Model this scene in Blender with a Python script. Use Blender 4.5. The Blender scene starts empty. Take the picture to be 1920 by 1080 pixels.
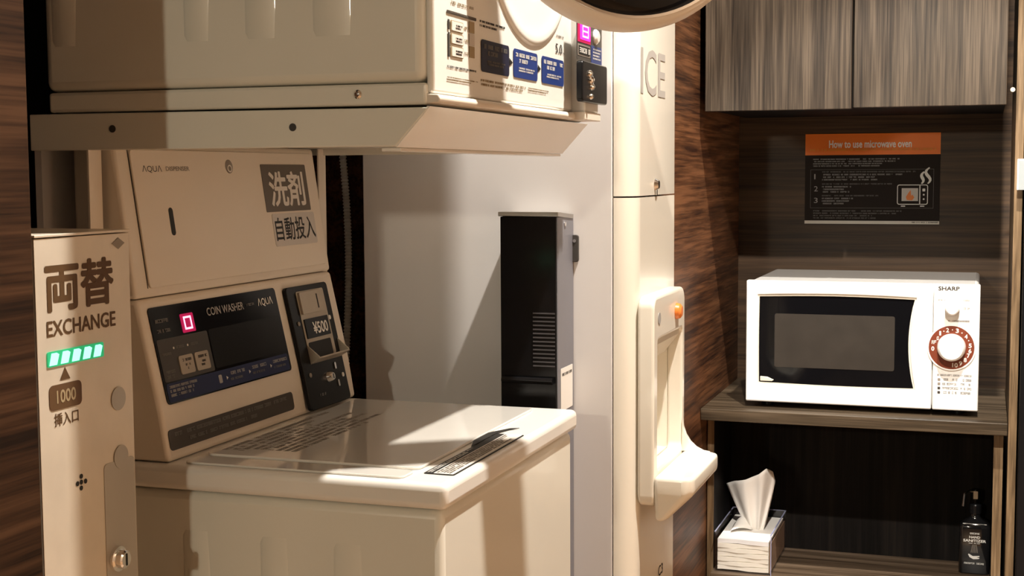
import bpy, math, random
from mathutils import Vector as V, Matrix

# ------------------------------------------------------------------ camera
SC = bpy.context.scene
COL = SC.collection
YAW, PITCH, ROLL, FPX, CAMZ = math.radians(18.8984), math.radians(4.7391), math.radians(-0.3191), 2600.0, 1.27
_f = V((-math.sin(YAW), math.cos(YAW), 0)); _r = V((math.cos(YAW), math.sin(YAW), 0)); _u = V((0, 0, 1))
CF = _f * math.cos(PITCH) - _u * math.sin(PITCH); _u2 = _u * math.cos(PITCH) + _f * math.sin(PITCH)
CR = _r * math.cos(ROLL) + _u2 * math.sin(ROLL); CU = -_r * math.sin(ROLL) + _u2 * math.cos(ROLL)
CAM = V((0, 0, CAMZ))
cd = bpy.data.cameras.new('camera'); cam = bpy.data.objects.new('camera', cd); COL.objects.link(cam)
cd.sensor_width = 36.0; cd.lens = FPX * 36.0 / 1920.0; cd.clip_start = 0.02
cam.matrix_world = Matrix(((CR.x, CU.x, -CF.x, CAM.x), (CR.y, CU.y, -CF.y, CAM.y), (CR.z, CU.z, -CF.z, CAM.z), (0, 0, 0, 1)))
SC.camera = cam

# ------------------------------------------------------------------ world, exposure, lamps
w = bpy.data.worlds.new('world'); SC.world = w; w.use_nodes = True
w.node_tree.nodes['Background'].inputs[0].default_value = (1.0, 0.86, 0.70, 1)
w.node_tree.nodes['Background'].inputs[1].default_value = 0.03
vs = SC.view_settings
vs.view_transform = 'Standard'; vs.look = 'None'; vs.gamma = 1.0; vs.use_curve_mapping = False
vs.exposure = 0.0
# the ceiling downlights, the second added for bounce fill: (x, y, watts, spot angle, lamp radius, edge blend, label)
CEIL = 3.05
LAMPS = [(0.02, 1.85, 405.0, 125, 0.022, .7, 'round ceiling downlight above the open dryer door'),
         (1.48, 1.30, 430.0, 80, 0.05, .6, 'added fill downlight washing the unseen right wall')]
PENDANT = (-0.69, -1.90, 1.74, 80.0)      # hanging globe in the corridor behind the camera: x, y, z, watts
SPOTLIGHT = ((0.02, 0.42), (-.17, 3.0, .78), 400.0, 25)      # aimed ceiling spotlight: place, target, watts, cone
LAMPCOL = (1.0, 0.925, 0.82); PENDANTCOL = (1.0, .90, .69)

# ------------------------------------------------------------------ helpers
ORG = {}

def link(o): COL.objects.link(o); return o

def tag(o, label, cat, group=None, kind=None):
    o['label'] = label
    if cat: o['category'] = cat
    if group: o['group'] = group
    if kind: o['kind'] = kind
    return o

def thing(name, label, cat, loc, group=None):
    o = link(bpy.data.objects.new(name, None)); o.location = loc; o.empty_display_size = 0.05
    ORG[o.name] = V(loc); return tag(o, label, cat, group)

class Frame:
    """a plane in the room: origin, u axis, v axis (normal = u x v)"""
    def __init__(s, o, u, v):
        s.o = V(o); s.u = V(u).normalized(); s.v = V(v).normalized(); s.n = s.u.cross(s.v)
    def p(s, a, b, c=0.0): return s.o + s.u * a + s.v * b + s.n * c
    def at(s, x, y):
        d = CF + CR * ((x - 960) / FPX) - CU * ((y - 540) / FPX)
        t = (s.o - CAM).dot(s.n) / d.dot(s.n); q = CAM + d * t - s.o
        return q.dot(s.u), q.dot(s.v)
    def rect(s, tl, br):
        a = s.at(*tl); b = s.at(*br); return (a[0], b[1], b[0], a[1])   # u0, v0, u1, v1
    def off(s, c): return Frame(s.o + s.n * c, s.u, s.v)

def sub(r, x0, y0, x1, y1):
    """fractions of a rect, y measured from its top"""
    W = r[2] - r[0]; H = r[3] - r[1]
    return (r[0] + W * x0, r[3] - H * y1, r[0] + W * x1, r[3] - H * y0)

FX = lambda x: Frame((x, 0, 0), (0, 1, 0), (0, 0, 1))      # faces +X
FY = lambda y: Frame((0, y, 0), (1, 0, 0), (0, 0, 1))      # faces -Y
FZ = lambda z: Frame((0, 0, z), (0, 1, 0), (-1, 0, 0))     # faces up, read from +X

class MB:
    def __init__(s): s.v = []; s.f = []
    def add(s, vs, fs):
        b = len(s.v); s.v += [V(q) for q in vs]; s.f += [[i + b for i in f] for f in fs]; return s
    def box(s, x0, x1, y0, y1, z0, z1):
        return s.add([(x0, y0, z0), (x1, y0, z0), (x1, y1, z0), (x0, y1, z0), (x0, y0, z1), (x1, y0, z1), (x1, y1, z1), (x0, y1, z1)],
                     [(0, 3, 2, 1), (4, 5, 6, 7), (0, 1, 5, 4), (1, 2, 6, 5), (2, 3, 7, 6), (3, 0, 4, 7)])
    def prism(s, pts, vec):
        """planar polygon (world points) pushed along vec"""
        pts = [V(q) for q in pts]; vec = V(vec); n = len(pts)
        nrm = V((0, 0, 0))
        for i in range(n): nrm += (pts[i] - pts[0]).cross(pts[(i + 1) % n] - pts[0])
        if nrm.dot(vec) > 0: pts = pts[::-1]
        return s.add(pts + [q + vec for q in pts], [tuple(range(n)), tuple(range(2 * n - 1, n - 1, -1))] +
                     [(i, i + n, (i + 1) % n + n, (i + 1) % n) for i in range(n)])
    def poly(s, fr, pts, lift=0.0, thick=0.0006):
        return s.prism([fr.p(a, b, lift) for a, b in pts], fr.n * thick)
    def rect(s, fr, r, lift=0.0, thick=0.0006, rad=0.0, seg=4):
        u0, v0, u1, v1 = r
        if rad <= 0: pts = [(u0, v0), (u1, v0), (u1, v1), (u0, v1)]
        else:
            rad = min(rad, abs(u1 - u0) * .499, abs(v1 - v0) * .499); pts = []
            for cx, cy, a0 in ((u1 - rad, v0 + rad, -90), (u1 - rad, v1 - rad, 0), (u0 + rad, v1 - rad, 90), (u0 + rad, v0 + rad, 180)):
                for k in range(seg + 1):
                    a = math.radians(a0 + 90 * k / seg); pts.append((cx + rad * math.cos(a), cy + rad * math.sin(a)))
        return s.poly(fr, pts, lift, thick)
    def ring(s, fr, outer, inner, lift=0.0, thick=0.001):
        """a flat frame between two loops with equal counts"""
        n = len(outer); vs = []
        for c in (lift, lift + thick):
            vs += [fr.p(a, b, c) for a, b in outer] + [fr.p(a, b, c) for a, b in inner]
        fs = []
        for i in range(n):
            j = (i + 1) % n
            fs += [(2 * n + i, 2 * n + j, 3 * n + j, 3 * n + i), (j, i, n + i, n + j), (i, j, 2 * n + j, 2 * n + i), (n + j, n + i, 3 * n + i, 3 * n + j)]
        return s.add(vs, fs)
    def lathe(s, fr, c, prof, seg=48, close=False):
        """prof: list of (radius, height along fr.n)"""
        n = len(prof); vs = []; fs = []
        for k in range(seg):
            a = 2 * math.pi * k / seg
            for r, h in prof: vs.append(fr.p(c[0] + r * math.cos(a), c[1] + r * math.sin(a), h))
        for k in range(seg):
            k2 = (k + 1) % seg
            for i in range(n - 1 if not close else n):
                i2 = (i + 1) % n; fs.append((k * n + i, k2 * n + i, k2 * n + i2, k * n + i2))
        return s.add(vs, fs)
    def disc(s, fr, c, r, lift=0.0, thick=0.001, seg=28):
        return s.lathe(fr, c, [(0.00001, lift), (r, lift), (r, lift + thick), (0.00001, lift + thick)], seg)
    def tube(s, pts, r, seg=10):
        pts = [V(q) for q in pts]; n = len(pts); rad = r if isinstance(r, (list, tuple)) else [r] * n; vs = []; fs = []
        ref = V((0.31, 0.17, 0.93)).normalized()
        for i, q in enumerate(pts):
            t = (pts[min(i + 1, n - 1)] - pts[max(i - 1, 0)]).normalized(); a = t.cross(ref).normalized(); b = t.cross(a)
            for k in range(seg):
                an = 2 * math.pi * k / seg; vs.append(q + (a * math.cos(an) + b * math.sin(an)) * rad[i])
        for i in range(n - 1):
            for k in range(seg):
                k2 = (k + 1) % seg; fs.append((i * seg + k, i * seg + k2, (i + 1) * seg + k2, (i + 1) * seg + k))
        fs.append(tuple(range(seg - 1, -1, -1))); fs.append(tuple((n - 1) * seg + k for k in range(seg)))
        return s.add(vs, fs)
    def build(s, name, m, parent=None, bevel=0.0, smooth=30, label=None, seg=3):
        me = bpy.data.meshes.new(name); o = bpy.data.objects.new(name, me); link(o)
        org = ORG[parent.name] if parent else V((0, 0, 0))
        me.from_pydata([q - org for q in s.v], [], s.f); me.update()
        import bmesh
        bm = bmesh.new(); bm.from_mesh(me); bmesh.ops.remove_doubles(bm, verts=bm.verts, dist=1e-7); bmesh.ops.recalc_face_normals(bm, faces=bm.faces); bm.to_mesh(me); bm.free()
        me.materials.append(M[m])
        if smooth:
            for pl in me.polygons: pl.use_smooth = True
            me.set_sharp_from_angle(angle=math.radians(smooth))
        if parent: o.parent = parent; ORG[o.name] = org
        else: ORG[o.name] = org
        if bevel:
            b = o.modifiers.new('bevel', 'BEVEL'); b.width = bevel; b.segments = seg; b.limit_method = 'ANGLE'; b.angle_limit = math.radians(40)
            b.harden_normals = False
        if label: o['label'] = label
        return o

def struct(name, mb, m, **k):
    o = mb.build(name, m, None, **k); o['kind'] = 'structure'; return o

def text(parent, body, fr, r, m, bold=0.0, lift=0.0008, name='lettering', thick=0.0003, fit=True):
    """lettering fitted into rect r = (u0, v0, u1, v1) of a frame"""
    cu = bpy.data.curves.new('t', 'FONT'); cu.body = body; cu.size = 1.0; cu.resolution_u = 3
    t = bpy.data.objects.new('t', cu); link(t)
    me0 = bpy.data.meshes.new_from_object(t.evaluated_get(bpy.context.evaluated_depsgraph_get()))
    xs = [q.co.x for q in me0.vertices]; ys = [q.co.y for q in me0.vertices]
    x0, x1, y0, y1 = min(xs), max(xs), min(ys), max(ys)
    mb = MB(); su = (r[2] - r[0]) / (x1 - x0); sv = (r[3] - r[1]) / (y1 - y0)
    shifts = [(0, 0)] if bold < .004 else [(0, 0), (1, 0), (-1, 0), (0, 1), (0, -1), (.7, .7), (-.7, .7), (.7, -.7), (-.7, -.7)]
    for k, (dx, dy) in enumerate(shifts):
        mb.add([fr.p(r[0] + (q.co.x - x0 + dx * bold) * su, r[1] + (q.co.y - y0 + dy * bold) * sv, lift + k * 2e-5) for q in me0.vertices],
               [tuple(pl.vertices) for pl in me0.polygons])
    bpy.data.objects.remove(t); bpy.data.curves.remove(cu); bpy.data.meshes.remove(me0)
    o = mb.build(name, m, parent, smooth=0)
    return o

def print_rows(parent, fr, r, m, rows=2, seed=1, lift=0.0008, fill=.62, ragged=True, ch=.9, name='small_print'):
    """rows of print too small to read: short unequal strokes"""
    rnd = random.Random(seed); mb = MB(); H = (r[3] - r[1]) / rows; W = r[2] - r[0]
    for k in range(rows):
        v1 = r[3] - H * k; v0 = v1 - H * fill; u = r[0]; end = r[2] - (W * rnd.uniform(0, .35) if ragged and k else 0)
        while u < end:
            cw = (v1 - v0) * ch * rnd.uniform(.6, 1.05)
            kind = rnd.random()
            if kind < .82:
                t = (v1 - v0) * .2
                mb.rect(fr, (u, v1 - t, u + cw * .9, v1), lift, .0002)
                if rnd.random() < .8: mb.rect(fr, (u + cw * .1, v0, u + cw * .9, v0 + t), lift, .0002)
                if rnd.random() < .8: mb.rect(fr, (u, v0, u + cw * .22, v1), lift, .0002)
                if rnd.random() < .7: mb.rect(fr, (u + cw * .6, v0, u + cw * .82, v1), lift, .0002)
                if rnd.random() < .6: mb.rect(fr, (u, (v0 + v1) / 2 - t / 2, u + cw * .85, (v0 + v1) / 2 + t / 2), lift, .0002)
            u += cw
    return mb.build(name, m, parent, smooth=0)

def decal(parent, name, fr, r, m, rad=0.0, lift=0.0003, thick=0.0005, label=None, bevel=0):
    return MB().rect(fr, r, lift, thick, rad).build(name, m, parent, smooth=0, label=label, bevel=bevel)

# ------------------------------------------------------------------ materials
M = {}
def mat(name, col, rough=.5, metal=0.0, coat=0.0, var=0.03, vscale=6.0, emit=None, es=0.0, trans=0.0, alpha=1.0, ior=1.45, bump=0.0, bscale=300, coat_r=.05, spec=.5):
    m = bpy.data.materials.new(name); m.use_nodes = True; nt = m.node_tree; b = nt.nodes['Principled BSDF']
    b.inputs['Roughness'].default_value = rough; b.inputs['Metallic'].default_value = metal
    b.inputs['Coat Weight'].default_value = coat; b.inputs['Coat Roughness'].default_value = coat_r
    b.inputs['Transmission Weight'].default_value = trans; b.inputs['Alpha'].default_value = alpha; b.inputs['IOR'].default_value = ior
    b.inputs['Specular IOR Level'].default_value = spec
    tc = nt.nodes.new('ShaderNodeTexCoord'); n = nt.nodes.new('ShaderNodeTexNoise'); n.inputs['Scale'].default_value = vscale; n.inputs['Detail'].default_value = 4
    nt.links.new(tc.outputs['Object'], n.inputs['Vector'])
    r = nt.nodes.new('ShaderNodeValToRGB'); lo = [c * (1 - var) for c in col]; hi = [min(1, c * (1 + var)) for c in col]
    r.color_ramp.elements[0].position = .3; r.color_ramp.elements[1].position = .7
    r.color_ramp.elements[0].color = (*lo, 1); r.color_ramp.elements[1].color = (*hi, 1)
    nt.links.new(n.outputs['Fac'], r.inputs['Fac']); nt.links.new(r.outputs['Color'], b.inputs['Base Color'])
    if emit: b.inputs['Emission Color'].default_value = (*emit, 1); b.inputs['Emission Strength'].default_value = es
    if bump:
        n2 = nt.nodes.new('ShaderNodeTexNoise'); n2.inputs['Scale'].default_value = bscale; nt.links.new(tc.outputs['Object'], n2.inputs['Vector'])
        bp = nt.nodes.new('ShaderNodeBump'); bp.inputs['Strength'].default_value = bump; bp.inputs['Distance'].default_value = .0005
        nt.links.new(n2.outputs['Fac'], bp.inputs['Height']); nt.links.new(bp.outputs['Normal'], b.inputs['Normal'])
    M[name] = m; return m

def wood(name, cols, axis, fine=60.0, rough=.45, stretch=14.0, wav=.6, spec=.4, coat=0.0):
    """veneer: noise drawn out along one axis, two octaves of streaks plus thin pores"""
    m = bpy.data.materials.new(name); m.use_nodes = True; nt = m.node_tree; L = nt.links; b = nt.nodes['Principled BSDF']
    b.inputs['Roughness'].default_value = rough; b.inputs['Specular IOR Level'].default_value = spec; b.inputs['Coat Weight'].default_value = coat
    tc = nt.nodes.new('ShaderNodeTexCoord')
    def noise(sc, st, det, dist):
        mp = nt.nodes.new('ShaderNodeMapping'); s = [sc] * 3; s[axis] = sc / st; mp.inputs['Scale'].default_value = s
        n = nt.nodes.new('ShaderNodeTexNoise'); n.inputs['Scale'].default_value = 1.0; n.inputs['Detail'].default_value = det; n.inputs['Distortion'].default_value = dist
        L.new(tc.outputs['Object'], mp.inputs['Vector']); L.new(mp.outputs['Vector'], n.inputs['Vector']); return n
    a = noise(fine * .3, stretch, 5, wav); c = noise(fine * 1.6, stretch * 2.2, 3, .2); d = noise(fine * 5, stretch * 3, 2, 0)
    def mth(op, x, y):
        q = nt.nodes.new('ShaderNodeMath'); q.operation = op
        for i, z in enumerate((x, y)):
            if hasattr(z, 'outputs'): L.new(z.outputs[0], q.inputs[i])
            else: q.inputs[i].default_value = z
        return q
    s = mth('ADD', mth('MULTIPLY', a, .44), mth('ADD', mth('MULTIPLY', c, .34), mth('MULTIPLY', d, .22)))
    r = nt.nodes.new('ShaderNodeValToRGB'); e = r.color_ramp.elements; e[0].position = .40; e[1].position = .60
    e[0].color = (*cols[0], 1); e[1].color = (*cols[-1], 1)
    for k, q in enumerate(cols[1:-1]):
        x = e.new(.40 + .20 * (k + 1) / (len(cols) - 1)); x.color = (*q, 1)
    L.new(s.outputs[0], r.inputs['Fac']); L.new(r.outputs['Color'], b.inputs['Base Color'])
    bp = nt.nodes.new('ShaderNodeBump'); bp.inputs['Strength'].default_value = .12; bp.inputs['Distance'].default_value = .001
    L.new(s.outputs[0], bp.inputs['Height']); L.new(bp.outputs['Normal'], b.inputs['Normal'])
    M[name] = m; return m

wood('wood_wall', [(.010, .004, .0016), (.034, .0145, .006), (.066, .030, .0135)], 1, 60, .6, spec=.15)
wood('wood_partition', [(.026, .009, .004), (.095, .038, .015), (.20, .085, .036)], 1, 95, .45, stretch=13, wav=.5)
wood('wood_back', [(.020, .010, .0045), (.052, .028, .013), (.085, .047, .023)], 0, 70, .5, stretch=18)
wood('wood_cabinet', [(.011, .007, .0045), (.042, .030, .020), (.090, .067, .047)], 2, 120, .42, stretch=22, wav=.9)
wood('wood_shelf', [(.035, .022, .013), (.105, .072, .046), (.21, .15, .105)], 0, 60, .4, stretch=18)
wood('wood_shelf_shaded', [(.016, .011, .006), (.050, .035, .021), (.10, .072, .046)], 0, 80, .4, stretch=18)  # veneer darkened to hold a shadow cast over the microwave shelf
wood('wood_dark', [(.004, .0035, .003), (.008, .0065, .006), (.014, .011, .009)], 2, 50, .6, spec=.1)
wood('wood_edge', [(.08, .05, .026), (.17, .11, .058), (.26, .175, .10)], 2, 120, .45, stretch=10)
wood('wood_floor', [(.16, .085, .04), (.30, .17, .085), (.40, .24, .13)], 1, 20, .35)
mat('ceiling_paint', (.55, .47, .38), .8)
mat('tan_paint', (.62, .47, .34), .8)
mat('dark_wall', (.02, .017, .015), .8)
mat('recess_black', (.006, .006, .006), .8)
mat('cream_enamel', (.76, .74, .66), .38, coat=.25, var=.015)
mat('white_enamel', (.80, .77, .72), .32, coat=.35, var=.015)
mat('ice_white', (.72, .695, .69), .42, var=.012)
mat('ice_cream', (.84, .79, .69), .30, coat=.3, var=.012)
mat('lid_gloss', (.80, .77, .72), .10, coat=.8, var=.02, coat_r=.03)
mat('white_plastic', (.84, .82, .77), .22, coat=.4, var=.01)
mat('panel_cream', (.74, .66, .56), .40, var=.012)
mat('oven_white', (.86, .85, .83), .25, coat=.4, var=.01)
mat('oven_bezel', (.70, .66, .56), .35)
mat('stainless', (.78, .69, .57), .42, metal=.45, var=.05, vscale=18)
mat('stainless_grey', (.50, .46, .40), .4, metal=.5, var=.04)
mat('chrome', (.85, .83, .80), .12, metal=1.0)
mat('steel', (.55, .53, .50), .30, metal=1.0, bump=.1)
mat('coin_metal', (.46, .40, .32), .36, metal=.25, var=.06, vscale=40)
mat('grey_metal', (.23, .23, .26), .45, metal=.4, var=.06)
mat('black_gloss', (.008, .008, .009), .08, coat=.6)
mat('black_satin', (.007, .007, .008), .25, spec=.25)
mat('conduit_grey', (.80, .76, .68), .35)
mat('reflection_dark', (.07, .065, .07), .4)
mat('black_box', (.006, .006, .007), .13, spec=.35)
mat('display_black', (.006, .006, .008), .15, spec=.22)
mat('display_grey', (.060, .054, .048), .4)
mat('lcd', (.012, .012, .013), .25, spec=.22)
mat('navy', (.012, .020, .075), .38)
mat('navy_reflection', (.013, .014, .035), .38)  # label blue darkened for the open door's reflection
mat('blue_label', (.015, .036, .17), .4)
mat('glass_dark', (.004, .004, .005), .06, spec=.3)
mat('window_mesh', (.030, .025, .021), .35, var=.12, vscale=25)
mat('ink_brown', (.085, .042, .014), .55)
mat('ink_pill', (.10, .050, .020), .5)
mat('ink_dark', (.045, .040, .036), .55)
mat('ink_black', (.012, .011, .010), .55)
mat('ink_mid', (.24, .21, .18), .55)
mat('ink_tan', (.34, .26, .15), .55)
mat('ink_white', (.80, .78, .74), .5)
mat('ink_grey', (.36, .35, .34), .5)
mat('ink_dim', (.17, .16, .15), .5)
mat('ink_orange', (.80, .30, .03), .5)
mat('letter_ice', (.40, .37, .34), .5)
mat('sticker_dark', (.115, .095, .075), .45)
mat('sticker_grey', (.56, .52, .48), .4)
mat('strip_dark', (.060, .050, .042), .4)
mat('button_tan', (.40, .35, .29), .45)
mat('poster_orange', (.85, .19, .018), .45)
mat('poster_black', (.016, .010, .008), .5, spec=.15)
mat('poster_white', (.72, .68, .62), .5)
mat('fire_orange', (.75, .22, .05), .5)
mat('dial_brown', (.17, .035, .015), .4)
mat('orange_plastic', (.85, .24, .05), .35)
mat('tissue_white', (.86, .83, .79), .85, var=.02)
mat('tissue_cream', (.86, .80, .68), .85, var=.02, vscale=30)
mat('acrylic_edge', (.38, .40, .60), .15, spec=.6)
mat('refracted_brown', (.34, .22, .14), .6, var=.15, vscale=30)
mat('cork', (.62, .52, .40), .6)
mat('lens_glow', (.9, .8, .6), .5, emit=(1.0, .88, .70), es=8.0)
mat('led_green', (.1, .5, .3), .4, emit=(.25, 1.0, .55), es=2.4)
mat('led_green_dim', (.02, .25, .12), .4, emit=(.02, .55, .20), es=.55)
mat('led_pink', (.6, .1, .2), .4, emit=(1.0, .42, .62), es=2.2)
mat('led_red_dim', (.3, .01, .04), .4, emit=(.75, .0, .12), es=.45)
mat('led_magenta', (.6, .0, .3), .4, emit=(1.0, .04, .45), es=1.3)
mat('pale_panel', (.32, .36, .38), .4)
mat('pale_glow', (.8, .8, .78), .4, emit=(1, .97, .92), es=1.2)

def clear_sheet(name):
    """clear acrylic sheet: straight-through light plus a mirror-like surface reflection"""
    m = bpy.data.materials.new(name); m.use_nodes = True; nt = m.node_tree; nt.nodes.remove(nt.nodes['Principled BSDF'])
    tr = nt.nodes.new('ShaderNodeBsdfTransparent'); tr.inputs[0].default_value = (.95, .955, .97, 1)
    gl = nt.nodes.new('ShaderNodeBsdfGlossy'); gl.inputs['Roughness'].default_value = .03
    mx = nt.nodes.new('ShaderNodeMixShader'); mx.inputs[0].default_value = .06
    nt.links.new(tr.outputs[0], mx.inputs[1]); nt.links.new(gl.outputs[0], mx.inputs[2])
    nt.links.new(mx.outputs[0], nt.nodes['Material Output'].inputs[0]); M[name] = m
clear_sheet('acrylic')

def downlight(x, y, watts, ang, rad, blend, label):
    t = thing('ceiling_or_fill_downlight', label, 'light', (x, y, CEIL), 'ceiling and added fill downlights')
    fr = Frame((x, y, CEIL), (1, 0, 0), (0, -1, 0))
    MB().lathe(fr, (0, 0), [(.05, .001), (.075, .001), (.075, .006), (.068, .009), (.052, .009), (.05, .004)], 40, True).build('trim_ring', 'white_plastic', t)
    MB().disc(fr, (0, 0), .049, .001, .002, 36).build('lens', 'lens_glow', t)
    ld = bpy.data.lights.new('downlight_lamp', 'SPOT'); ld.energy = watts; ld.color = LAMPCOL; ld.spot_size = math.radians(ang); ld.spot_blend = blend; ld.shadow_soft_size = rad
    o = link(bpy.data.objects.new('lamp', ld)); o.parent = t; o.location = (0, 0, -.06 - rad)
for L in LAMPS: downlight(*L)
def pendant(x, y, z, watts):
    t = thing('pendant_lamp', 'hanging globe lamp in the corridor behind the camera', 'light', (x, y, CEIL))
    MB().tube([(x, y, CEIL), (x, y, z + .16)], .003, 8).build('cord', 'black_satin', t)
    fr = Frame((x, y, z), (1, 0, 0), (0, 1, 0))
    MB().lathe(fr, (0, 0), [(.00001, .16), (.02, .158), (.03, .13), (.085, .065), (.09, .06), (.084, .064), (.028, .126), (.00001, .126)], 32).build('shade', 'black_satin', t)
    MB().lathe(fr, (0, 0), [(.00001, .12), (.012, .118), (.02, .10), (.018, .085), (.00001, .078)], 24).build('bulb', 'lens_glow', t)
    ld = bpy.data.lights.new('pendant_bulb', 'POINT'); ld.energy = watts; ld.color = PENDANTCOL; ld.shadow_soft_size = .04
    o = link(bpy.data.objects.new('lamp', ld)); o.parent = t; o.location = (0, 0, z + .02 - CEIL)
pendant(*PENDANT)
def spotlight(place, target, watts, cone):
    p = V((*place, CEIL - .10)); d = (V(target) - p).normalized()
    t = thing('ceiling_spotlight', 'swivelling ceiling spotlight aimed at the microwave niche', 'light', (*place, CEIL))
    MB().disc(Frame((*place, CEIL), (1, 0, 0), (0, -1, 0)), (0, 0), .045, .0005, .012, 28).build('base', 'white_plastic', t)
    MB().tube([(*place, CEIL - .012), (*place, CEIL - .075)], .007, 10).build('stem', 'white_plastic', t)
    u = d.cross(V((0, 0, 1))).normalized(); fr = Frame(p, u, u.cross(d) * -1)
    if fr.n.dot(d) < 0: fr = Frame(p, u, u.cross(d))
    MB().lathe(fr, (0, 0), [(.00001, -.05), (.026, -.05), (.034, -.03), (.036, .045), (.033, .045), (.031, .03), (.00001, .03)], 32).build('lamp_head', 'white_plastic', t)
    MB().disc(fr, (0, 0), .030, .031, .001, 28).build('lens', 'lens_glow', t)
    ld = bpy.data.lights.new('spot_lamp', 'SPOT'); ld.energy = watts; ld.color = LAMPCOL; ld.spot_size = math.radians(cone); ld.spot_blend = .35; ld.shadow_soft_size = .022
    o = link(bpy.data.objects.new('lamp', ld)); o.parent = t; o.location = p + d * .07 - V((*place, CEIL)); o.rotation_euler = d.to_track_quat('-Z', 'Y').to_euler()
spotlight(*SPOTLIGHT)

# ------------------------------------------------------------------ the room
WALLX = -0.915; PX_ = -0.57; BACKY = 3.37
struct('floor', MB().box(-1.4, 1.9, -3.6, 3.5, -.05, 0), 'wood_floor')
struct('ceiling', MB().box(-1.4, 1.9, -3.6, 3.5, CEIL + .001, CEIL + .06), 'ceiling_paint')
struct('wall_left', MB().box(-1.35, WALLX, -3.5, 1.172, 0, CEIL), 'wood_wall', bevel=.002)
struct('wall_recess', MB().box(-1.40, -1.30, 1.172, 2.506, 0, CEIL), 'recess_black')
struct('wall_partition', MB().box(-1.40, PX_, 2.508, BACKY, 0, CEIL), 'wood_partition', bevel=.002)
struct('wall_back', MB().box(-1.40, 1.9, BACKY, BACKY + .08, 0, CEIL), 'wood_back')
struct('wall_right', MB().box(1.8, 1.9, -3.5, BACKY, 0, CEIL), 'tan_paint')
struct('wall_front', MB().box(-1.4, 1.9, -3.6, -3.5, 0, CEIL), 'wood_wall')

def rib(parent, x0, x1, y, z0, z1, low):
    """pressed vertical rib on a side facing -Y that runs out softly at one end"""
    za, zb = (z0, z1) if low else (z1, z0); zm = za + (.085 if low else -.085); d = .0022; e = .004; vs = []
    for z, h in ((za, 0.0), (zm, d), (zb, d)):
        vs += [(x0, y + .0002, z), (x0 + e, y - h, z), (x1 - e, y - h, z), (x1, y + .0002, z)]
    fs = [(k * 4 + i, k * 4 + i + 1, k * 4 + 5 + i, k * 4 + 4 + i) for k in (0, 1) for i in range(3)]
    MB().add(vs, fs).build('pressed_rib', 'cream_enamel', parent, smooth=60)

# ------------------------------------------------------------------ coin washer
WY0, WY1, WX0, WX1, LIDZ = 1.4825, 2.0335, -1.10, -.59, .907
t = thing('coin_washer', 'cream coin-operated washing machine with glossy lid under the dryer', 'washer', (-.84, 1.758, 0))
washer = t
body = MB().box(WX0, -.598, WY0 + .006, WY1 - .006, .04, .8735).build('body', 'cream_enamel', t, bevel=.010)
for k, x in enumerate((-.93, -.82, -.72)):
    rib(body, x - .02, x + .02, WY0 + .006, .10, .825, False)
for x in (-1.06, -.64):
    for y in (WY0 + .05, WY1 - .05):
        MB().disc(Frame((0, 0, 0), (1, 0, 0), (0, 1, 0)), (x, y), .022, 0, .04).build('foot', 'black_satin', t)
top = MB().box(WX0, WX1, WY0, WY1, .8755, LIDZ).build('top_cover', 'white_enamel', t, bevel=.009, seg=4)
lidf = FZ(LIDZ)
lid = MB().rect(lidf, (1.548, .652, 2.005, .952), .0002, .0035, .012).build('lid_panel', 'lid_gloss', t, bevel=.0012)
MB().rect(lidf, (1.497, .652, 1.538, .952), .0002, .0028, .010).build('lid_hinge_strip', 'lid_gloss', t, bevel=.001)
# printed notices on the lid
print_rows(lid, lidf, (1.590, .838, 1.885, .905), 'ink_mid', 6, 11, .0038)
print_rows(lid, lidf, (1.575, .906, 1.870, .942), 'ink_mid', 3, 12, .0038)
r = (1.533, .600, 1.802, .640)
nl = decal(top, 'notice_label', lidf, r, 'ink_black', .003, .0003, .0006)
decal(top, 'notice_label_field', lidf, (r[0] + .002, r[1] + .002, r[2] - .002, r[1] + .0275), 'poster_white', .001, .0011, .0003)
print_rows(top, lidf, (r[0] + .006, r[1] + .005, r[2] - .01, r[1] + .025), 'ink_mid', 5, 13, .0016)
print_rows(top, lidf, (r[0] + .006, r[1] + .030, r[0] + .16, r[3] - .003), 'ink_white', 2, 14, .0013)
MB().poly(lidf, [(1.70, .6405), (1.80, .6405), (1.832, .632), (1.846, .622), (1.84, .634), (1.80, .652), (1.74, .652)], .0012, .0008).build('peeling_corner', 'ink_black', top, smooth=0)
# console: lower apron, slanted face
CY0, CY1 = 1.490, 2.036
K0, K1, K2, K3 = (-.967, .908), (-.9778, .973), (-1.0092, 1.1125), (-1.0380, 1.3105)
cons = MB().prism([(K0[0], CY0, K0[1]), (K1[0], CY0, K1[1]), (K2[0], CY0, K2[1]), (-1.098, CY0, K2[1]), (-1.098, CY0, K0[1])], (0, CY1 - CY0, 0)).build('console', 'panel_cream', t, bevel=.006)
def slope(a, b): return Frame((a[0], 0, a[1]), (0, 1, 0), (b[0] - a[0], 0, b[1] - a[1]))
FC = slope(K1, K2); FA = slope(K0, K1); FD = slope(K2, K3)
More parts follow.
